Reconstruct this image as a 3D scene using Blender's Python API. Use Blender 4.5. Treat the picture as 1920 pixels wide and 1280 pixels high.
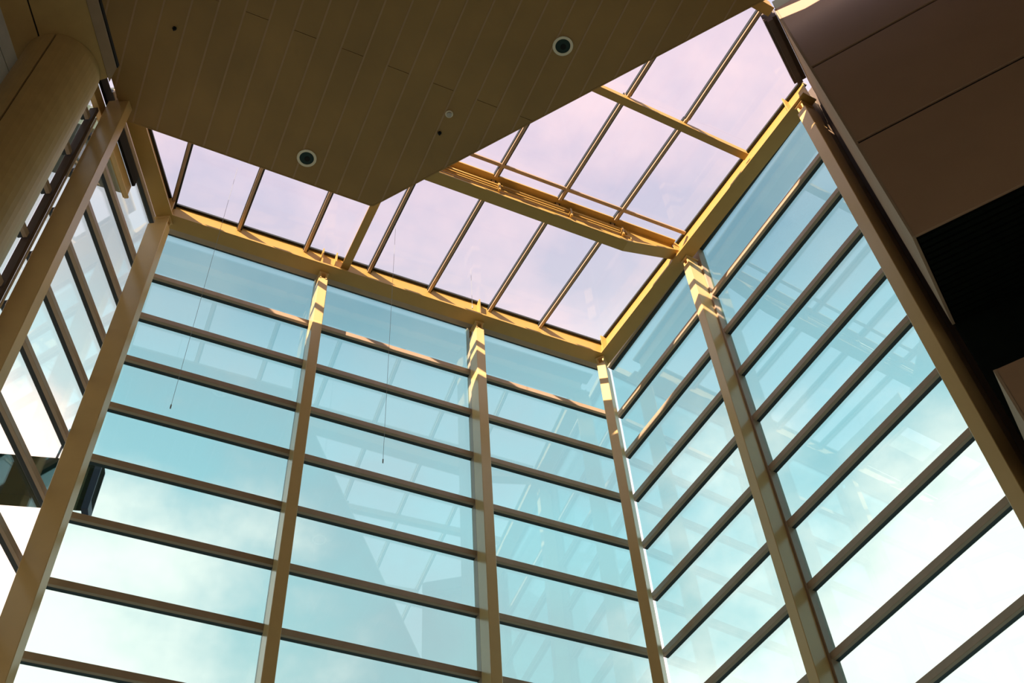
import bpy, bmesh, math, random
from mathutils import Matrix, Vector

for o in list(bpy.data.objects):
    bpy.data.objects.remove(o)
scene = bpy.context.scene
EYE = 1.6                       # height of the eye; all coordinates below count from the eye

# ------------------------------------------------------------------ camera
cam = bpy.data.cameras.new('camera')
cam.sensor_width = 36.0
cam.lens = 39.096
cam.clip_start = 0.05
cam.clip_end = 500
cam_ob = bpy.data.objects.new('camera', cam)
scene.collection.objects.link(cam_ob)
cam_ob.matrix_world = Matrix(((0.91230, -0.28820, -0.29100, 0.0),
                              (-0.40620, -0.72760, -0.55280, 0.0),
                              (-0.05240, 0.62250, -0.78090, EYE),
                              (0, 0, 0, 1)))
scene.camera = cam_ob

# ------------------------------------------------------------------ sky, sun, exposure
world = bpy.data.worlds.new('sky')
scene.world = world
world.use_nodes = True
wn, wl = world.node_tree.nodes, world.node_tree.links
wn.clear()
w_out = wn.new('ShaderNodeOutputWorld')
w_bg = wn.new('ShaderNodeBackground')
w_tc = wn.new('ShaderNodeTexCoord')
w_sep = wn.new('ShaderNodeSeparateXYZ')
w_ramp = wn.new('ShaderNodeValToRGB')
w_noise = wn.new('ShaderNodeTexNoise')
w_nr = wn.new('ShaderNodeValToRGB')
w_map = wn.new('ShaderNodeMapping')
w_mix = wn.new('ShaderNodeMixRGB')
wl.new(w_tc.outputs['Generated'], w_sep.inputs[0])
w_half = wn.new('ShaderNodeMath')          # -1..1 -> 0..1, the lower half is the ground
w_half.operation = 'MULTIPLY_ADD'
w_half.inputs[1].default_value = 0.5
w_half.inputs[2].default_value = 0.5
wl.new(w_sep.outputs['Z'], w_half.inputs[0])
wl.new(w_half.outputs[0], w_ramp.inputs[0])
els = w_ramp.color_ramp.elements
SKY = [(0.0, (0.40, 0.33, 0.24)), (0.47, (0.48, 0.41, 0.31)), (0.51, (0.95, 0.95, 0.90)), (0.74, (1.15, 1.15, 1.10)), (0.80, (1.15, 1.20, 1.20)),
       (0.84, (1.02, 1.18, 1.24)), (0.875, (0.88, 1.03, 1.12)), (0.90, (0.68, 0.74, 0.86)), (0.93, (0.66, 0.67, 0.84)), (0.96, (0.60, 0.62, 0.85))]
SKY.append((1.0, (0.60, 0.60, 0.86)))
els[0].position, els[0].color = SKY[0][0], (*SKY[0][1], 1)
els[1].position, els[1].color = SKY[-1][0], (*SKY[-1][1], 1)
for p, c in SKY[1:-1]:
    e = els.new(p)
    e.color = (*c, 1)
wl.new(w_tc.outputs['Generated'], w_map.inputs['Vector'])
w_map.inputs['Scale'].default_value = (2.2, 2.2, 3.0)
wl.new(w_map.outputs[0], w_noise.inputs['Vector'])
w_noise.inputs['Scale'].default_value = 2.3
w_noise.inputs['Detail'].default_value = 6
w_noise.inputs['Roughness'].default_value = 0.55
wl.new(w_noise.outputs[0], w_nr.inputs[0])
w_nr.color_ramp.elements[0].position = 0.42
w_nr.color_ramp.elements[0].color = (0, 0, 0, 1)
w_nr.color_ramp.elements[1].position = 0.68
w_nr.color_ramp.elements[1].color = (0.75, 0.75, 0.75, 1)
wl.new(w_nr.outputs[0], w_mix.inputs['Fac'])
wl.new(w_ramp.outputs[0], w_mix.inputs['Color1'])
w_mix.inputs['Color2'].default_value = (1.14, 0.94, 0.97, 1)
last = w_mix.outputs[0]
# two banks of white cloud low in the sky, ragged by the same noise
for az_, el_, size in ((95.0, 29.0, 0.80), (38.0, 28.5, 0.83)):
    dv = w_tc.outputs['Generated']
    dot = wn.new('ShaderNodeVectorMath')
    dot.operation = 'DOT_PRODUCT'
    dot.inputs[1].default_value = (math.cos(math.radians(el_)) * math.cos(math.radians(az_)), math.cos(math.radians(el_)) * math.sin(math.radians(az_)), math.sin(math.radians(el_)))
    wl.new(dv, dot.inputs[0])
    ad = wn.new('ShaderNodeMath')
    ad.operation = 'MULTIPLY_ADD'
    wl.new(w_noise.outputs[0], ad.inputs[0])
    ad.inputs[1].default_value = 0.14
    wl.new(dot.outputs['Value'], ad.inputs[2])
    mr = wn.new('ShaderNodeMapRange')
    mr.interpolation_type = 'SMOOTHSTEP'
    mr.inputs['From Min'].default_value = 1.015
    mr.inputs['From Max'].default_value = 1.068
    wl.new(ad.outputs[0], mr.inputs['Value'])
    mm = wn.new('ShaderNodeMixRGB')
    wl.new(mr.outputs[0], mm.inputs['Fac'])
    wl.new(last, mm.inputs['Color1'])
    mm.inputs['Color2'].default_value = (3.0, 2.0, 1.75, 1)
    last = mm.outputs[0]
wl.new(last, w_bg.inputs['Color'])
w_bg.inputs['Strength'].default_value = 1.0
wl.new(w_bg.outputs[0], w_out.inputs[0])

sun = bpy.data.lights.new('sun', 'SUN')
sun.energy = 16.0
sun.color = (1.0, 0.86, 0.64)
sun.angle = math.radians(0.6)
sun_ob = bpy.data.objects.new('sun', sun)
scene.collection.objects.link(sun_ob)
SUN_DIR = Vector((1.9, 1.375, -1.0)).normalized()
sun_ob.rotation_euler = SUN_DIR.to_track_quat('-Z', 'Y').to_euler()
sun_ob.location = (-30, -20, 25)

scene.view_settings.view_transform = 'Standard'
scene.view_settings.look = 'None'
scene.view_settings.gamma = 1.0
scene.view_settings.use_curve_mapping = False
scene.view_settings.exposure = 0.0


# ------------------------------------------------------------------ materials
def mat(name, color, rough=0.5, metal=0.0, var=0.06, scale=6.0, bump=0.0, spec=0.5):
    m = bpy.data.materials.new(name)
    m.use_nodes = True
    n, l = m.node_tree.nodes, m.node_tree.links
    b = n['Principled BSDF']
    b.inputs['Roughness'].default_value = rough
    b.inputs['Metallic'].default_value = metal
    b.inputs['Specular IOR Level'].default_value = spec
    tc = n.new('ShaderNodeTexCoord')
    no = n.new('ShaderNodeTexNoise')
    no.inputs['Scale'].default_value = scale
    no.inputs['Detail'].default_value = 4
    l.new(tc.outputs['Object'], no.inputs['Vector'])
    r = n.new('ShaderNodeValToRGB')
    r.color_ramp.elements[0].position = 0.3
    r.color_ramp.elements[1].position = 0.7
    r.color_ramp.elements[0].color = (*[c * (1 - var) for c in color], 1)
    r.color_ramp.elements[1].color = (*[min(1, c * (1 + var)) for c in color], 1)
    l.new(no.outputs[0], r.inputs[0])
    l.new(r.outputs[0], b.inputs['Base Color'])
    if bump:
        bp = n.new('ShaderNodeBump')
        bp.inputs['Strength'].default_value = bump
        bp.inputs['Distance'].default_value = 0.01
        l.new(no.outputs[0], bp.inputs['Height'])
        l.new(bp.outputs[0], b.inputs['Normal'])
    return m


def glass(name, tint, refl=0.06):
    m = bpy.data.materials.new(name)
    m.use_nodes = True
    n, l = m.node_tree.nodes, m.node_tree.links
    n.clear()
    out = n.new('ShaderNodeOutputMaterial')
    tr = n.new('ShaderNodeBsdfTransparent')
    tr.inputs[0].default_value = (*tint, 1)
    gl = n.new('ShaderNodeBsdfGlossy')
    gl.inputs['Roughness'].default_value = 0.0
    gl.inputs['Color'].default_value = (0.9, 1.0, 1.0, 1)
    lw = n.new('ShaderNodeLayerWeight')
    lw.inputs['Blend'].default_value = 0.5
    pw = n.new('ShaderNodeMath')
    pw.operation = 'POWER'
    pw.inputs[1].default_value = 5.0
    ml = n.new('ShaderNodeMath')
    ml.operation = 'MULTIPLY_ADD'
    ml.inputs[1].default_value = 1.0 - refl
    ml.inputs[2].default_value = refl
    mx = n.new('ShaderNodeMixShader')
    l.new(lw.outputs['Facing'], pw.inputs[0])
    l.new(pw.outputs[0], ml.inputs[0])
    l.new(ml.outputs[0], mx.inputs[0])
    l.new(tr.outputs[0], mx.inputs[1])
    l.new(gl.outputs[0], mx.inputs[2])
    l.new(mx.outputs[0], out.inputs[0])
    return m


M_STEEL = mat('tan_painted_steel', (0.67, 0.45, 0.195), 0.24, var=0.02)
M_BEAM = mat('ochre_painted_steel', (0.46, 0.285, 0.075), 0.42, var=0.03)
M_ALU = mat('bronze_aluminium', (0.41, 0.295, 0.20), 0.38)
M_GASKET_SHADE = mat('black_gasket_and_shade', (0.012, 0.018, 0.022), 0.5)
M_CEIL = mat('ceiling_plank_paint', (0.31, 0.178, 0.052), 0.5, var=0.1, scale=1.2)
M_CEILJ = mat('ceiling_joint_strip', (0.38, 0.235, 0.115), 0.6)
M_PANEL = mat('wall_panel_paint', (0.38, 0.24, 0.155), 0.55, var=0.06, scale=1.0)
M_FASCIA = mat('fascia_paint', (0.38, 0.28, 0.20), 0.9, var=0.05, spec=0.1)
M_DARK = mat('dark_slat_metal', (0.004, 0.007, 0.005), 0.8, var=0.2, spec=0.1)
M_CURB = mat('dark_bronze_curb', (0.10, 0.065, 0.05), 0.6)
M_ROUND = mat('round_column_paint', (0.50, 0.34, 0.14), 0.5)
M_JOINT = mat('black_joint', (0.004, 0.004, 0.004), 0.9)
M_FLOOR = mat('floor_stone', (0.70, 0.55, 0.36), 0.6, scale=0.6)
M_WALL = mat('interior_wall_paint', (0.40, 0.33, 0.25), 0.8)
M_GREY = mat('grey_wall_panel', (0.42, 0.38, 0.33), 0.7)
M_TRIM = mat('white_light_trim', (0.75, 0.68, 0.52), 0.5)
M_REFL = mat('dark_lamp_reflector', (0.02, 0.035, 0.03), 0.3, metal=0.6)
M_SIGN = mat('dark_green_board', (0.003, 0.016, 0.012), 0.9, var=0.3, scale=1.5, spec=0.1)
M_NAVY = mat('dark_blue_edge', (0.008, 0.012, 0.05), 0.5)
M_EAVE = mat('grey_exterior_roof', (0.10, 0.12, 0.115), 0.8)
M_CABLE = mat('grey_cable', (0.30, 0.33, 0.36), 0.5)
M_ROOF = mat('roof_deck', (0.25, 0.25, 0.25), 0.9)
G_WALL = glass('teal_wall_glass', (0.615, 0.81, 0.825), 0.08)
G_LEFT = glass('clear_wall_glass', (0.90, 0.955, 0.93), 0.05)
G_SKY = glass('skylight_glass', (1.0, 0.955, 0.965), 0.02)


# ------------------------------------------------------------------ mesh helpers
class MB:
    """collects convex prisms into one mesh"""
    def __init__(self):
        self.v, self.f = [], []

    def hexa(self, a, b):
        """two rings of equal length (bottom, top) -> closed prism"""
        k, n = len(self.v), len(a)
        self.v += [tuple(p) for p in a] + [tuple(p) for p in b]
        self.f.append(tuple(k + i for i in reversed(range(n))))
        self.f.append(tuple(k + n + i for i in range(n)))
        for i in range(n):
            j = (i + 1) % n
            self.f.append((k + i, k + j, k + n + j, k + n + i))
        return self

    def slab(self, poly, z0, z1):
        return self.hexa([(p[0], p[1], z0) for p in poly], [(p[0], p[1], z1) for p in poly])

    def run(self, p, q, out, o0, o1, z0, z1):
        """box along the plan line p-q, from offset o0 to o1 along the plan normal out"""
        c = [(p[0] + out[0] * o0, p[1] + out[1] * o0), (q[0] + out[0] * o0, q[1] + out[1] * o0),
             (q[0] + out[0] * o1, q[1] + out[1] * o1), (p[0] + out[0] * o1, p[1] + out[1] * o1)]
        return self.slab(c, z0, z1)

    def tube(self, p, q, r, n=10):
        p, q = Vector(p), Vector(q)
        d = (q - p).normalized()
        a = d.orthogonal().normalized()
        b = d.cross(a)
        ring = lambda c: [tuple(c + a * r * math.cos(2 * math.pi * i / n) + b * r * math.sin(2 * math.pi * i / n)) for i in range(n)]
        return self.hexa(ring(p), ring(q))

    def build(self, name, material, parent=None, bevel=0.0, smooth=False):
        org = Vector(parent['_o']) if parent is not None else Vector((0, 0, 0))
        me = bpy.data.meshes.new(name)
        off = Vector((0, 0, EYE)) - org
        me.from_pydata([tuple(Vector(p) + off) for p in self.v], [], self.f)
        bm = bmesh.new()
        bm.from_mesh(me)
        bmesh.ops.recalc_face_normals(bm, faces=bm.faces)
        if bevel:
            bmesh.ops.bevel(bm, geom=bm.edges[:], offset=bevel, segments=1, affect='EDGES')
        bm.to_mesh(me)
        bm.free()
        if smooth:
            for p in me.polygons:
                p.use_smooth = len(p.vertices) == 4
        me.materials.append(material)
        o = bpy.data.objects.new(name, me)
        scene.collection.objects.link(o)
        if parent is not None:
            o.parent = parent
            o['_o'] = tuple(org)
        else:
            o['_o'] = (0.0, 0.0, 0.0)
        return o


def tag(o, label, cat=None, group=None, kind=None):
    o['label'] = label
    if cat:
        o['category'] = cat
    if group:
        o['group'] = group
    if kind:
        o['kind'] = kind
    return o


def empty(name, loc, label, cat=None, group=None, kind=None):
    o = bpy.data.objects.new(name, None)
    o.empty_display_size = 0.2
    scene.collection.objects.link(o)
    loc = Vector(loc) + Vector((0, 0, EYE))
    o.location = loc
    o['_o'] = tuple(loc)
    return tag(o, label, cat, group, kind)


def clip(poly, a, b):
    """keep the part of poly on the left of a->b"""
    out = []
    s = lambda p: (b[0] - a[0]) * (p[1] - a[1]) - (b[1] - a[1]) * (p[0] - a[0])
    for i in range(len(poly)):
        p, q = poly[i], poly[(i + 1) % len(poly)]
        sp, sq = s(p), s(q)
        if sp >= 0:
            out.append(p)
        if (sp > 0 > sq) or (sp < 0 < sq):
            t = sp / (sp - sq)
            out.append((p[0] + (q[0] - p[0]) * t, p[1] + (q[1] - p[1]) * t))
    return out


def clip_all(poly, outline):
    for i in range(len(outline)):
        poly = clip(poly, outline[i], outline[(i + 1) % len(outline)])
        if len(poly) < 3:
            return []
    area = sum(poly[i][0] * poly[(i + 1) % len(poly)][1] - poly[(i + 1) % len(poly)][0] * poly[i][1] for i in range(len(poly))) / 2
    return poly if abs(area) > 0.0005 else []


def add(p, d, s):
    return (p[0] + d[0] * s, p[1] + d[1] * s)


def line_x(p, d, q, e):
    """crossing of the plan lines p+d*s and q+e*t"""
    det = d[0] * -e[1] + e[0] * d[1]
    s = ((q[0] - p[0]) * -e[1] + e[0] * (q[1] - p[1])) / det
    return add(p, d, s)


# ------------------------------------------------------------------ plan of the glass hall
Z_FLOOR = -1.6
Z_CEIL = 14.10          # underside of the plank ceiling
Z_FL = 14.31            # underside of the perimeter beams
Z_COL = 14.14           # top of the column shafts
Z_HEAD = 14.66          # top of the wall glass
Z_GLZ = 14.73           # skylight glass

BX, BO = (1.0, 0.0), (0.0, 1.0)                 # back wall: direction, outward
LT, LO = (-0.466, -0.885), (-0.885, 0.466)      # left wall towards the viewer, outward
RT, RO = (0.0715, -0.9974), (0.9974, 0.0715)    # right wall towards the viewer, outward
A0 = (-0.305, 9.95)                             # corner column, inner right corner
B_Y = 9.95                                      # inner faces of the back columns
R0 = (7.165, 7.68)                              # a point on the inner faces of the right columns
L_OFF = 0.33                                    # transoms behind the column faces
B_OFF = 0.33
R_OFF = 0.25
GL = 0.075                                      # glass behind transom face

ZK = [13.457 - 0.929 * k for k in range(16)]    # tops of the transoms
T_H, T_D = 0.09, 0.05

# corners of the transom line on the plan
cA = line_x(add(A0, LO, L_OFF), LT, (0, B_Y + B_OFF), BX)
cD = line_x(add(R0, RO, R_OFF), RT, (0, B_Y + B_OFF), BX)

# ------------------------------------------------------------------ setting: floor, walls, roof
fl = MB().slab([(-12, -8.5), (9.5, -8.5), (9.5, 10.6), (-0.8, 10.6), (-12, -8)], Z_FLOOR - 0.2, Z_FLOOR).build('floor', M_FLOOR)
tag(fl, 'tan stone floor of the hall', 'floor', kind='structure')

# ------------------------------------------------------------------ ceiling of long planks
C1, C2 = (-1.300, 8.375), (2.305, 8.405)
DG = (0.600, -0.800)
C3 = add(C2, DG, 16.0)
C4 = (C3[0], -8.4)
C5 = add(C1, LT, 18.9)
CEIL = [C1, C5, C4, C3, C2]                      # counter-clockwise
if True:
    ceil = empty('ceiling', (0, 0, Z_CEIL), 'dark brown plank ceiling with pale joints and a slanted edge', 'ceiling', kind='structure')
    rnd = random.Random(4)
    PW = 0.3255
    x0 = 1.103 - 40 * PW
    for i in range(90):
        xa, xb = x0 + i * PW, x0 + (i + 1) * PW
        cuts = [-8.4]
        y = 6.26 - (0 if i % 2 == 0 else 3.1)
        ys = sorted([y + 6.2 * j for j in range(-2, 2)])
        cuts += [c for c in ys if -8.2 < c < 8.4] + [8.6]
        for a, b in zip(cuts, cuts[1:]):
            g = 0.004
            p = clip_all([(xa + 0.010, a + g), (xb - 0.010, a + g), (xb - 0.010, b - g), (xa + 0.010, b - g)], CEIL)
            if p:
                MB().slab(p, Z_CEIL, Z_CEIL + 0.02).build('plank', M_CEIL, ceil)
        p = clip_all([(xb - 0.012, -8.4), (xb + 0.012, -8.4), (xb + 0.012, 8.6), (xb - 0.012, 8.6)], CEIL)
        if p:
            MB().slab(p, Z_CEIL - 0.004, Z_CEIL + 0.02).build('joint_strip', M_CEILJ, ceil)
    MB().slab(CEIL, Z_CEIL + 0.012, Z_CEIL + 0.04).build('joint_backing', M_CEILJ, ceil)
    # trim along the open edges
    MB().run(C1, C2, (0, 1), 0.0, 0.02, Z_CEIL - 0.004, Z_CEIL + 0.05).build('edge_trim', M_CEIL, ceil)
    MB().run(C2, C3, (0.8, 0.6), 0.0, 0.02, Z_CEIL - 0.004, Z_CEIL + 0.05).build('edge_trim', M_CEIL, ceil)

# solid roof above the ceiling, stopping short of the skylight
RF = [add(C1, (0.2, -1.0), 1.6), (C5[0], C5[1]), C4, add(C3, (-0.8, -0.6), 1.6), (1.52, 6.78)]
tag(MB().slab(RF, 14.92, 15.05).build('trim_1', M_ROOF), 'roof deck above the plank ceiling', 'roof', kind='structure')


# ------------------------------------------------------------------ glazed walls
def glazed(no, p, q, out, off, glassmat, label, rows=16, mull=(True, True), head=True, trims=(0.0, 0.0)):
    """one bay between the plan points p, q on the transom line"""
    L = math.hypot(q[0] - p[0], q[1] - p[1])
    d = ((q[0] - p[0]) / L, (q[1] - p[1]) / L)
    w = empty('window_%d' % no, (p[0], p[1], Z_FLOOR), label, 'window', kind='structure')
    a, b = add(p, d, trims[0]), add(q, d, -trims[1])
    for z in ZK[:rows]:
        t = MB().run(a, b, out, 0.0, T_D, z - T_H, z).build('transom', M_ALU, w, bevel=0.004)
        MB().run(a, b, out, T_D, 0.108, z - T_H + 0.004, z - 0.012).build('gasket_or_shade', M_GASKET_SHADE, t)
    zs = [Z_HEAD] + ZK[:rows] + [Z_FLOOR]
    for i in range(len(zs) - 1):
        top = zs[i] - (T_H if i else 0.0) + 0.005
        bot = zs[i + 1] - 0.016
        if top - bot > 0.1:
            MB().run(a, b, out, GL, GL + 0.010, bot, top).build('pane', glassmat, w)
    if head:
        h = MB().run(a, b, out, 0.0, T_D, Z_HEAD - 0.02, Z_HEAD + 0.14).build('head_frame', M_ALU, w)
        MB().run(a, b, out, T_D, 0.12, Z_HEAD - 0.03, Z_HEAD + 0.13).build('gasket_or_shade', M_GASKET_SHADE, h)
    return w, d


def mullion(parent, p, out, d, w, o1=0.12, top=Z_HEAD + 0.1, m=None):
    h = w / 2
    MB().run(add(p, d, -h), add(p, d, h), out, -0.015, o1, Z_FLOOR, top).build('mullion', m or M_ALU, parent, bevel=0.004)


yT = B_Y + B_OFF
xB, xC = 2.0575, 4.6775
w1, d = glazed(1, cA, (xB, yT), BO, B_OFF, G_WALL, 'left bay of the back glass wall, with horizontal bars between corner and second column', trims=(0.03, 0.04))
mullion(w1, (xB, yT), BO, BX, 0.10)
w2, d = glazed(2, (xB, yT), (xC, yT), BO, B_OFF, G_WALL, 'middle bay of the back glass wall', trims=(0.04, 0.04))
mullion(w2, (xC, yT), BO, BX, 0.10)
w3, d = glazed(3, (xC, yT), cD, BO, B_OFF, G_WALL, 'right bay of the back glass wall, ending at the right corner column', trims=(0.04, 0.0))
# right wall
sE = (R0[0], R0[1])
pE = add(add(sE, RT, 0.075), RO, R_OFF)
pF = add(add(sE, RT, 0.075 + 2.96), RO, R_OFF)
w4, d = glazed(4, cD, pE, RO, R_OFF, G_WALL, 'narrow far bay of the right glass wall, beside the corner column', trims=(0.0, 0.04))
mullion(w4, pE, RO, RT, 0.20)
w5, d = glazed(5, pE, pF, RO, R_OFF, G_WALL, 'wide near bay of the right glass wall, next to the brown panelled wall', trims=(0.09, 0.04))
mullion(w5, pF, RO, RT, 0.12)
# left wall
SG = 2.04
pG = add(add(A0, LT, SG), LO, L_OFF)
w6, d = glazed(6, cA, pG, LO, L_OFF, G_LEFT, 'slanted left glass wall between the corner column and the left column', trims=(0.03, 0.03))
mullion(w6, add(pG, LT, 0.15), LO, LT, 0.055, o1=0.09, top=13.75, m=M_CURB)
MB().run(add(pG, LT, 0.085), add(pG, LT, 0.105), LO, -0.02, 0.0, Z_FLOOR, 13.6).build('guide_rail', M_TRIM, w6)
pH = add(pG, LT, 1.42)
w7, d = glazed(7, add(pG, LT, 0.2), pH, LO, L_OFF, G_LEFT, 'sliver of left glass wall between the left column and the round column')
mullion(w7, pH, LO, LT, 0.12)


# ------------------------------------------------------------------ steel columns
def column(corner, dw, dd, depth, label, w=0.145, top=Z_COL):
    """corner = inner front corner, dw = along the front face, dd = away from the room"""
    c = [corner, add(corner, dw, w), add(add(corner, dw, w), dd, depth), add(corner, dd, depth)]
    mid = add(add(corner, dw, w / 2), dd, depth / 2)
    t = empty('steel_column', (mid[0], mid[1], Z_FLOOR), label, 'column', 'tan steel columns of the glass hall')
    MB().slab(c, Z_FLOOR, top).build('shaft', M_STEEL, t, bevel=0.006)
    # open bracket: a short square tube under the beam, with a top plate
    b = MB()
    P = lambda u, v: add(add(corner, dw, u), dd, v)
    z0, z1 = top, Z_FL
    u0, u1 = w / 2 - 0.055, w / 2 + 0.055
    th = 0.024
    def blk(ua, ub, za, zb, v0=0.012, v1=0.20):
        b.slab([P(ua, v0), P(ub, v0), P(ub, v1), P(ua, v1)], za, zb)
    blk(u0, u0 + th, z0, z1 - 0.02)
    blk(u1 - th, u1, z0, z1 - 0.02)
    blk(u0, u1, z0, z0 + 0.03)
    blk(u0 - 0.02, u1 + 0.02, z1 - 0.025, z1, -0.01, 0.22)
    b.build('head_bracket', M_STEEL, t)
    return t


tLc = (-LT[0], -LT[1])
column(A0, LT, LO, 0.29, 'tan steel column in the left corner of the back glass wall')
column((xB - 0.0725, B_Y), BX, BO, 0.27, 'tan steel column in the back wall, first to the right of the left corner')
column((xC - 0.0725, B_Y), BX, BO, 0.27, 'tan steel column in the back wall, just left of the right corner')
column((6.785, B_Y - 0.01), (0.68, -0.733), (0.733, 0.68), 0.25, 'slim tan column in the right corner with a brilliant white sunlit top')
column(add(sE, RT, 0.0), RT, RO, 0.235, 'tan column in the middle of the right glass wall')
column(add(sE, RT, 2.94), RT, RO, 0.24, 'tan column at the near end of the right glass wall, beside brown panels', w=0.17)
column(add(A0, LT, 1.97), LT, LO, 0.29, 'dark brown column of the left glass wall nearest to the viewer')


# ------------------------------------------------------------------ perimeter beams
bl, br = (-0.335, 9.80), (6.820, 9.80)
rB = (0.0985, -0.9951)
rO = (0.9951, 0.0985)
FW, WO, ZT = 0.245, 0.12, 14.765
be_r, be_l = add(br, rB, 5.35), add(bl, LT, 4.2)


def cl(o):
    return line_x(add(bl, LO, o), LT, (0, 9.80 + o), BX)


def cr(o):
    return line_x(add(br, rO, o), rB, (0, 9.80 + o), BX)


def beam(ends, label, stiff, out, d):
    """ends(o) -> the two plan points of the beam line at offset o"""
    p, q = ends(0.0)
    t = empty('perimeter_beam', ((p[0] + q[0]) / 2, (p[1] + q[1]) / 2, Z_FL), label, 'beam', 'perimeter beams under the skylight')

    def strip(o0, o1, z0, z1, name, m):
        (a, b), (c, e) = ends(o0), ends(o1)
        MB().slab([a, b, e, c], z0, z1).build(name, m, t)
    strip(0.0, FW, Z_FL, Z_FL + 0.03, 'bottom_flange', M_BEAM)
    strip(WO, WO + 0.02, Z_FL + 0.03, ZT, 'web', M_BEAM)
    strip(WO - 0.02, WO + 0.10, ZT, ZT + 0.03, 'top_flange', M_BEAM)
    strip(WO - 0.045, WO + 0.08, ZT - 0.035, ZT - 0.001, 'glazing_rail', M_GASKET_SHADE)
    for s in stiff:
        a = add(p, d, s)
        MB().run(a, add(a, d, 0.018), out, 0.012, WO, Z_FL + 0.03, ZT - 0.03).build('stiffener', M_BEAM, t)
    return t


beam(lambda o: (cl(o), cr(o)), 'ochre steel beam along the top of the back glass wall', (2.30, 2.52, 4.96), (0, 1), BX)
beam(lambda o: (cr(o), add(be_r, rO, o)), 'sunlit ochre beam along the top of the right glass wall', (0.03, 2.18, 5.0), rO, rB)
beam(lambda o: (cl(o), add(be_l, LO, o)), 'brown beam along the top of the slanted left glass wall', (0.03,), LO, LT)

# closure strips between the beams and the glass heads
t = MB().run((-0.335, 10.045), (7.0, 10.045), (0, 1), 0.0, 0.24, Z_FL + 0.2, Z_FL + 0.22).build('trim_2', M_ALU)
tag(t, 'closure strip over the back glass wall', 'trim', kind='structure')

# ------------------------------------------------------------------ roof girder with a raised end
GY0, GY1 = 7.552, 7.746
gx0, gk, gx1 = 1.7, 6.12, 7.06
gird = empty('roof_girder', (4.4, 7.65, 14.4), 'deep sunlit girder crossing the skylight, its bottom flange bent up at the right', 'beam')
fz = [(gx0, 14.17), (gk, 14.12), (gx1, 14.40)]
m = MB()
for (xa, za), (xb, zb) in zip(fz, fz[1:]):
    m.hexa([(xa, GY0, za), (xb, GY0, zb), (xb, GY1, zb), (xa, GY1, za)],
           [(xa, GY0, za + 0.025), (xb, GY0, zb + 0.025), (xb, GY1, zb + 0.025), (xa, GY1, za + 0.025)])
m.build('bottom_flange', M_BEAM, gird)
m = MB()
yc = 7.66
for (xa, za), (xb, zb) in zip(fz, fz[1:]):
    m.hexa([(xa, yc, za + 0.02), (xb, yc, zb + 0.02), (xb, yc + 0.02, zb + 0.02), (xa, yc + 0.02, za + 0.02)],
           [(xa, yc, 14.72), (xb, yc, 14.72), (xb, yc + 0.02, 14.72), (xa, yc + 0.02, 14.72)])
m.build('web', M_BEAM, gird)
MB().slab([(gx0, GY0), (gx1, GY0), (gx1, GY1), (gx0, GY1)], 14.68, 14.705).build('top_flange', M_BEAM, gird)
cz = 14.55
m = MB().tube((2.6, yc - 0.03, cz), (6.18, yc - 0.03, cz), 0.017)
m.tube((6.18, yc - 0.03, cz), (6.18, yc - 0.03, cz - 0.09), 0.017)
cd = m.build('conduit', M_BEAM, gird, smooth=True)
m = MB().tube((2.6, yc - 0.02, cz - 0.12), (6.26, yc - 0.02, cz - 0.12), 0.010)
m.tube((6.26, yc - 0.02, cz - 0.12), (6.26, yc - 0.02, cz - 0.18), 0.010)
m.build('conduit', M_BEAM, gird, smooth=True)
for x in (4.0, 5.2, 6.1):
    MB().run((x, yc), (x + 0.03, yc), (0, -1), 0.0, 0.06, cz - 0.15, cz + 0.04).build('conduit_clip', M_BEAM, gird)


def purlin(pts, z0, z1, w, label, material=M_BEAM):
    p, q = pts
    L = math.hypot(q[0] - p[0], q[1] - p[1])
    d = ((q[0] - p[0]) / L, (q[1] - p[1]) / L)
    n = (-d[1], d[0])
    t = empty('skylight_purlin', ((p[0] + q[0]) / 2, (p[1] + q[1]) / 2, z0), label, 'beam', 'purlins under the skylight glass')
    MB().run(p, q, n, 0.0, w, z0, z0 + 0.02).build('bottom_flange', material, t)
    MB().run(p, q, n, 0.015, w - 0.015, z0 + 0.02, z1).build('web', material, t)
    return t


purlin(((3.6, 5.53), (7.24, 5.70)), 14.50, 14.64, 0.115, 'purlin halfway along the upper skylight, its near face lit yellow')
purlin(((2.2, 7.315), (7.12, 7.335)), 14.64, 14.70, 0.055, 'thin purlin running just in front of the deep girder', M_ALU)
purlin(((4.3, 3.42), (6.33, 3.60)), 14.40, 14.66, 0.14, 'purlin at the very top of the photo, ending on the panelled wall')
rib = empty('roof_rib', (2.36, 9.2, 14.4), 'narrow dark rib joining the back beam to the pointed ceiling corner', 'beam')
rp, rq = (2.285, 9.93), (2.345, 8.2)
rdx, rdy = rq[0] - rp[0], rq[1] - rp[1]
MB().slab([(2.275, 9.93), (2.40, 9.93), (2.465, 8.2), (2.34, 8.2)], 14.40, 14.425).build('bottom_flange', M_BEAM, rib)
MB().slab([(2.325, 9.93), (2.35, 9.93), (2.415, 8.2), (2.39, 8.2)], 14.42, 14.72).build('web', M_BEAM, rib)

# ------------------------------------------------------------------ skylight
BARS = [((-0.367, 9.762), (-0.382, 8.725)), ((0.663, 9.803), (0.690, 8.738)), ((1.719, 9.798), (1.754, 8.762)),
        ((2.774, 9.809), (2.844, 8.101)), ((3.820, 9.584), (3.929, 7.961)), ((4.865, 9.857), (4.998, 7.995)), ((5.790, 9.823), (5.952, 8.012))]


def xat(b, y):
    (xa, ya), (xb, yb) = b
    return xa + (xb - xa) * (y - ya) / (yb - ya)


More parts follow.
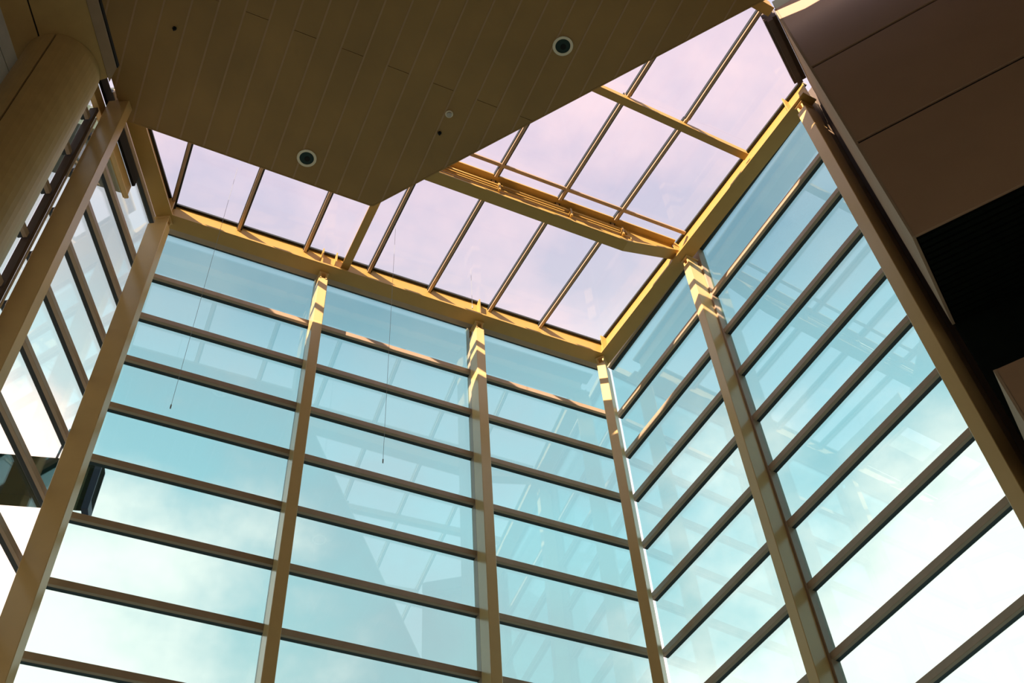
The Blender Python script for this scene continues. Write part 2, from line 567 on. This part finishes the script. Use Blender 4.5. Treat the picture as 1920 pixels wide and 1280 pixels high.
def skylight(no, outline, bars, y0, y1, label):
    w = empty('window_%d' % no, (outline[0][0], outline[0][1], Z_GLZ), label, 'skylight', kind='structure')
    hb = 0.036
    for b in bars:
        a0, a1 = xat(b, y0), xat(b, y1)
        p = clip_all([(a0 - hb, y0), (a0 + hb, y0), (a1 + hb, y1), (a1 - hb, y1)], outline)
        if p:
            def sub(u0, u1):
                return clip_all([(a0 + u0, y0), (a0 + u1, y0), (a1 + u1, y1), (a1 + u0, y1)], outline)
            p1, p2, p3 = sub(-hb, 0.008), sub(0.008, hb), sub(-hb - 0.012, -hb)  # wide right strip paints the bar's unlit side black; thin left one is gasket
            if p1:
                g = MB().slab(p1, 14.625, Z_GLZ).build('glazing_bar', M_ALU, w)
                m_ = MB()
                for pp in (p2, p3):
                    if pp:
                        m_.slab(pp, 14.665, Z_GLZ)
                m_.build('gasket_or_shade', M_GASKET_SHADE, g)
    ext = [((-3.0, y0), (-3.0, y1))] + list(bars) + [((9.0, y0), (9.0, y1))]
    for b, c in zip(ext, ext[1:]):
        p = clip_all([(xat(b, y0), y0), (xat(c, y0), y0), (xat(c, y1), y1), (xat(b, y1), y1)], outline)
        if p:
            MB().slab(p, Z_GLZ, Z_GLZ + 0.012).build('pane', G_SKY, w)
    return w


O8 = [add(add(bl, LO, 0.10), LT, 2.45), (7.06, 7.64), (6.91, 9.97), add(bl, LO, 0.13)]
O8 = [(add(bl, LO, 0.10)[0] + LT[0] * 2.4, 7.64), (7.11, 7.64), (6.89, 9.97), (-0.40, 9.97)]
skylight(8, O8, BARS, 7.64, 9.97, 'lower strip of the skylight, between back beam and deep girder')
O9 = [(-1.2, 5.62), (7.31, 5.62), (7.13, 7.56), (-1.2, 7.56)]
skylight(9, O9, BARS[3:], 5.62, 7.56, 'middle strip of the skylight, beyond the deep girder')
B10 = [((5.202, 5.544), (5.32, 3.9)), ((6.181, 5.551), (6.298, 3.751)), ((4.15, 5.544), (4.25, 3.9))]
B10 = sorted(B10, key=lambda b: b[0][0])
O10 = [(3.2, 3.55), (6.2, 3.55), (7.40, 4.45), (7.42, 4.60), (7.32, 5.62), (3.2, 5.62)]
skylight(10, O10, B10, 3.4, 5.62, 'near strip of the skylight, between slanted ceiling and brown wall')
O11 = [(4.0, 1.0), (9.0, 1.0), (6.3, 3.55), (3.6, 3.55)]
skylight(11, O11, [((5.6, 1.0), (5.5, 3.5)), ((6.5, 1.0), (6.3, 3.5))], 1.0, 3.55, 'end of the skylight at the top edge of the photo')

# ------------------------------------------------------------------ right: panelled wall band with a louvred recess
U, W = (0.566, -0.824), (0.824, 0.566)
PN = (6.425, 3.672)
T_B = 1.30
Z_J = [8.90, 10.79, 12.72, 14.62]
wr = empty('wall_right', (PN[0], PN[1], 8.9), 'dark brown panelled wall at the upper right with black joints and a pale end face', 'wall', kind='structure')
pe = add(PN, U, 13.0)
MB().run(add(PN, U, 0.03), pe, W, 0.03, T_B, 8.93, 14.9).build('core', M_JOINT, wr)
for a, b in zip(Z_J, Z_J[1:]):
    MB().run(add(PN, U, 0.02), pe, W, 0.0, 0.03, a + (0.028 if a > 9 else 0), b - 0.028).build('panel', M_PANEL, wr, bevel=0.004)
MB().run(PN, add(PN, U, 0.03), W, 0.0, T_B, 8.90, 14.6).build('end_panel', M_FASCIA, wr)
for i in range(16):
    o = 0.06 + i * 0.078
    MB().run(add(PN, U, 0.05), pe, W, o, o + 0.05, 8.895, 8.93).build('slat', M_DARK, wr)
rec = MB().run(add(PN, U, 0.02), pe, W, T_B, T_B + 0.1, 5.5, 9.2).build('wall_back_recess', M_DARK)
rec.name = 'wall_recess'
tag(rec, 'black back of the recess under the brown panelled wall', 'wall', kind='structure')
PL = PN
wl2 = empty('wall_right_lower', (PL[0], PL[1], 4.0), 'corner of the lower brown wall band below the dark recess', 'wall', kind='structure')
MB().run(add(PL, U, 0.02), pe, W, 0.0, 0.03, -1.6, 6.88).build('panel', M_PANEL, wl2, bevel=0.004)
MB().run(add(PL, U, 0.03), pe, W, 0.03, T_B, -1.6, 6.87).build('core', M_JOINT, wl2)
MB().run(PL, add(PL, U, 0.03), W, 0.0, T_B, -1.6, 6.88).build('end_panel', M_FASCIA, wl2)
# dark curb where the skylight meets the wall
cb = empty('skylight_curb', (6.8, 4.1, 14.5), 'dark bronze curb between the near skylight and the brown wall', 'beam')
q0 = (6.36, 3.835)
cn = (-W[1], W[0])
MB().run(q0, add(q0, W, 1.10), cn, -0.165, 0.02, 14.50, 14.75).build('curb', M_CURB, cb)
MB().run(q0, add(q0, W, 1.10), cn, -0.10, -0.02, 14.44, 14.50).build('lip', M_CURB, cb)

# ------------------------------------------------------------------ left: slab soffit, round column, shade box
sl = empty('soffit_panel', (-1.7, 5.5, 11.2), 'thin brown soffit strip at the upper left resting on the round column', 'soffit')
s1 = (-1.225, 6.10)
s_end = (-1.30, 6.262)
LS = (-0.437, -0.900)
LSO = (-0.900, 0.437)
pl = lambda o0, o1, l0=0.0: [add(add(s1, LSO, o0), LS, l0), add(add(s1, LSO, o0), LS, 6.0), add(add(s1, LSO, o1), LS, 6.0), add(add(s1, LSO, o1), LS, l0 - 0.15)]
MB().slab(pl(0.0, 0.115), 11.195, 11.25).build('edge_strip', M_FASCIA, sl)
MB().slab(pl(0.12, 0.69, -0.1), 11.2, 11.25).build('panel', M_ROUND, sl)
MB().slab(pl(0.71, 0.99, -0.15), 11.2, 11.25).build('panel', M_ROUND, sl)
MB().slab(pl(-0.012, 0.98), 11.215, 11.28).build('black_edge', M_JOINT, sl)

rc = empty('round_column', (-1.75, 6.32, Z_FLOOR), 'thick round brown column with a black vertical joint at the left edge', 'column')
cx, cy, rr = -1.75, 6.32, 0.39
aj = math.atan2(5.95 - cy, -1.865 - cx)
def arc(a0, a1, r, n=22):
    return [(cx + r * math.cos(a0 + (a1 - a0) * i / n), cy + r * math.sin(a0 + (a1 - a0) * i / n)) for i in range(n + 1)]
for a0, a1 in ((aj + 0.025, aj + math.pi - 0.025), (aj + math.pi + 0.025, aj + 2 * math.pi - 0.025)):
    o_, i_ = arc(a0, a1, rr), arc(a0, a1, rr - 0.03)
    m = MB()
    for k in range(len(o_) - 1):
        m.slab([i_[k], o_[k], o_[k + 1], i_[k + 1]], Z_FLOOR, 11.19)
    # weld into one smooth shell
    ob = m.build('shell', M_ROUND, rc)
    bm = bmesh.new()
    bm.from_mesh(ob.data)
    bmesh.ops.remove_doubles(bm, verts=bm.verts[:], dist=0.0005)
    bm.to_mesh(ob.data)
    bm.free()
MB().slab(arc(0, 2 * math.pi * 23 / 24, rr - 0.02, 23), Z_FLOOR, 11.18).build('core', M_JOINT, rc)

sb = empty('shade_box', (-1.3, 8.6, 13.8), 'long ochre box rail under the left beam, ending short of the corner', 'rail')
s0 = add(add(A0, LO, 0.34), LT, 0.80)
s9 = add(s0, LT, 2.62)
MB().run(s0, s9, LO, 0.0, 0.055, 13.80, 14.10).build('casing', M_BEAM, sb)
MB().run(s0, s9, LO, -0.03, 0.03, 13.77, 13.80).build('lip', M_STEEL, sb)
MB().run(s0, s9, LO, -0.05, -0.01, 14.10, 14.36).build('backing', M_JOINT, sb)

cn_ = MB().slab([(-2.75, 9.0), (-7.0, 9.0), (-9.0, 0.0), (-6.5, 0.0)], 14.4, 15.8).build('sun_blocker_slab', M_EAVE)  # out-of-view slab added to shade the tops of the left columns
tag(cn_, 'unseen slab added outside to keep sun off the left columns', 'roof', kind='structure')
nb = MB().slab([(-20, 4.0), (-32, 4.0), (-32, -26.0), (-20, -26.0)], Z_FLOOR, 23.6).build('sun_blocker_tower', M_GREY)  # out-of-view mass added to stop low sun entering by the left glass
tag(nb, 'added unseen building across the street to the left', 'blocker', kind='structure')
# opaque wall beyond the left glazing and the rest of the room
wlft = empty('wall_left', (-3, 5, Z_FLOOR), 'grey panelled wall glimpsed at the far upper left', 'wall', kind='structure')
a = add(add(A0, LO, 0.45), LT, 3.48)
for i in range(12):
    p, q = add(a, LT, i * 1.3), add(a, LT, i * 1.3 + 1.28)
    for z in range(6):
        MB().run(p, q, LO, 0.0, 0.08, Z_FLOOR + z * 2.7, Z_FLOOR + z * 2.7 + 2.68).build('panel', M_GREY, wlft)
MB().run(a, add(a, LT, 16.5), LO, 0.07, 0.2, Z_FLOOR, 15.0).build('core', M_JOINT, wlft)
wf = empty('wall_front', (0, -8.5, Z_FLOOR), 'wall behind the viewer with a wide opening added to let in daylight', 'wall', kind='structure')
for xa, xb, za, zb in ((-12, -8, Z_FLOOR, 15.0), (10, 16, Z_FLOOR, 15.0), (-8, 10, 4.2, 15.0)):
    MB().slab([(xa, -8.6), (xb, -8.6), (xb, -8.4), (xa, -8.4)], za, zb).build('pier', M_WALL, wf)
we = empty('window_12', (0, -8.5, Z_FLOOR), 'unseen glazed opening added behind the viewer for fill daylight', 'window', kind='structure')  # invented opening, added so daylight brightens the hall from behind
for k in range(6):
    x = -8 + 3 * k
    MB().slab([(x + 0.05, -8.51), (x + 2.95, -8.51), (x + 2.95, -8.5), (x + 0.05, -8.5)], Z_FLOOR, 4.2).build('pane', G_LEFT, we)
    MB().slab([(x - 0.05, -8.55), (x + 0.05, -8.55), (x + 0.05, -8.45), (x - 0.05, -8.45)], Z_FLOOR, 4.2).build('mullion', M_ALU, we)
pq = add(add(R0, RT, 2.98), RO, 0.38)
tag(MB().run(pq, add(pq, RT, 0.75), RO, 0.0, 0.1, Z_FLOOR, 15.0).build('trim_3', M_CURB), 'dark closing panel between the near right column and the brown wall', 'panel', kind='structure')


# ------------------------------------------------------------------ fittings on the ceiling
def ring(cx, cy, r0, r1, z0, z1, n=28):
    m = MB()
    for i in range(n):
        a, b = 2 * math.pi * i / n, 2 * math.pi * (i + 1) / n
        m.slab([(cx + r0 * math.cos(a), cy + r0 * math.sin(a)), (cx + r1 * math.cos(a), cy + r1 * math.sin(a)),
                (cx + r1 * math.cos(b), cy + r1 * math.sin(b)), (cx + r0 * math.cos(b), cy + r0 * math.sin(b))], z0, z1)
    return m


def disc(cx, cy, r, n=28):
    return [(cx + r * math.cos(2 * math.pi * i / n), cy + r * math.sin(2 * math.pi * i / n)) for i in range(n)]


def downlight(x, y, label):
    t = empty('downlight', (x, y, Z_CEIL), label, 'ceiling light', 'round downlights in the plank ceiling')
    ring(x, y, 0.102, 0.138, Z_CEIL - 0.014, Z_CEIL).build('trim_ring', M_TRIM, t)
    MB().slab(disc(x, y, 0.104), Z_CEIL - 0.006, Z_CEIL - 0.002).build('reflector', M_REFL, t)
    MB().slab(disc(x + 0.01, y + 0.01, 0.04, 16), Z_CEIL - 0.011, Z_CEIL - 0.006).build('lamp', M_JOINT, t)
    return t


downlight(1.185, 8.014, 'round recessed downlight near the straight back edge of the ceiling')
downlight(3.825, 5.092, 'round recessed downlight near the slanted edge of the ceiling')
t = empty('smoke_detector', (2.791, 6.602, Z_CEIL), 'small pale smoke detector on the ceiling planks', 'detector')
MB().slab(disc(2.791, 6.602, 0.055), Z_CEIL - 0.02, Z_CEIL).build('base', M_TRIM, t)
MB().slab(disc(2.791, 6.602, 0.036), Z_CEIL - 0.045, Z_CEIL - 0.02).build('cap', M_GREY, t)
for x, y, lb in ((-0.972, 6.835, 'tiny dark sprinkler head alone at the left of the ceiling'),
                 (2.778, 6.929, 'tiny dark sprinkler head beside the smoke detector')):
    t = empty('sprinkler_head', (x, y, Z_CEIL), lb, 'sprinkler')
    MB().slab(disc(x, y, 0.028, 14), Z_CEIL - 0.012, Z_CEIL).build('rose', M_JOINT, t)
    MB().slab(disc(x, y, 0.012, 10), Z_CEIL - 0.06, Z_CEIL - 0.012).build('nozzle', M_JOINT, t)

# ------------------------------------------------------------------ hanging cables
for (x, y, zt, zb), lb in (((0.345, 8.9, 14.7, 9.411), 'thin cable hanging before the left bay of the back wall'),
                           ((2.836, 8.9, 14.7, 9.46), 'thin cable hanging before the middle bay of the back wall'),
                           ((4.26, 9.3, 14.7, 13.7), 'short thin cable hanging under the skylight before the back beam')):
    t = empty('hanging_cable', (x, y, zb), lb, 'cable')
    MB().tube((x, y, zb), (x, y, zt), 0.0022, 6).build('wire', M_CABLE, t)
    MB().tube((x, y, zb - 0.04), (x, y, zb + 0.02), 0.008, 8).build('end_weight', M_CABLE, t)

# ------------------------------------------------------------------ outside
sg = empty('sign_board', (-2.2, 13.95, 11.8), 'dark green board outside, crossing the foot of the left corner column', 'board')
e0, e1 = (-0.216, 13.42), (-5.0, 14.645)
sd = (-0.969, 0.248)
MB().run(e0, e1, (0.248, 0.969), 0.0, 0.25, 11.79, 12.60).build('panel', M_SIGN, sg)
MB().run(e0, add(e0, sd, 0.10), (0.248, 0.969), -0.03, 0.28, 11.59, 12.62).build('end_post', M_NAVY, sg)
ap = add(e0, sd, 0.70)
MB().tube((ap[0], ap[1], 12.6), (ap[0] + 0.04, ap[1], 13.25), 0.018).build('aerial', M_NAVY, sg)
gp = add(e0, sd, 3.6)
MB().tube((gp[0], gp[1] + 0.1, Z_FLOOR), (gp[0], gp[1] + 0.1, 12.2), 0.15, 12).build('post', M_SIGN, sg)

ev = empty('roof_eave', (-4, 11.5, 17.7), 'grey roof edge outside, seen through the top of the left glass', 'roof')
MB().slab([(-1.25, 12.0), (-1.25, 10.9), (-14.0, 10.9), (-14.0, 12.3)], 17.7, 18.4).build('fascia', M_EAVE, ev)

for o in scene.objects:
    if '_o' in o:
        del o['_o']
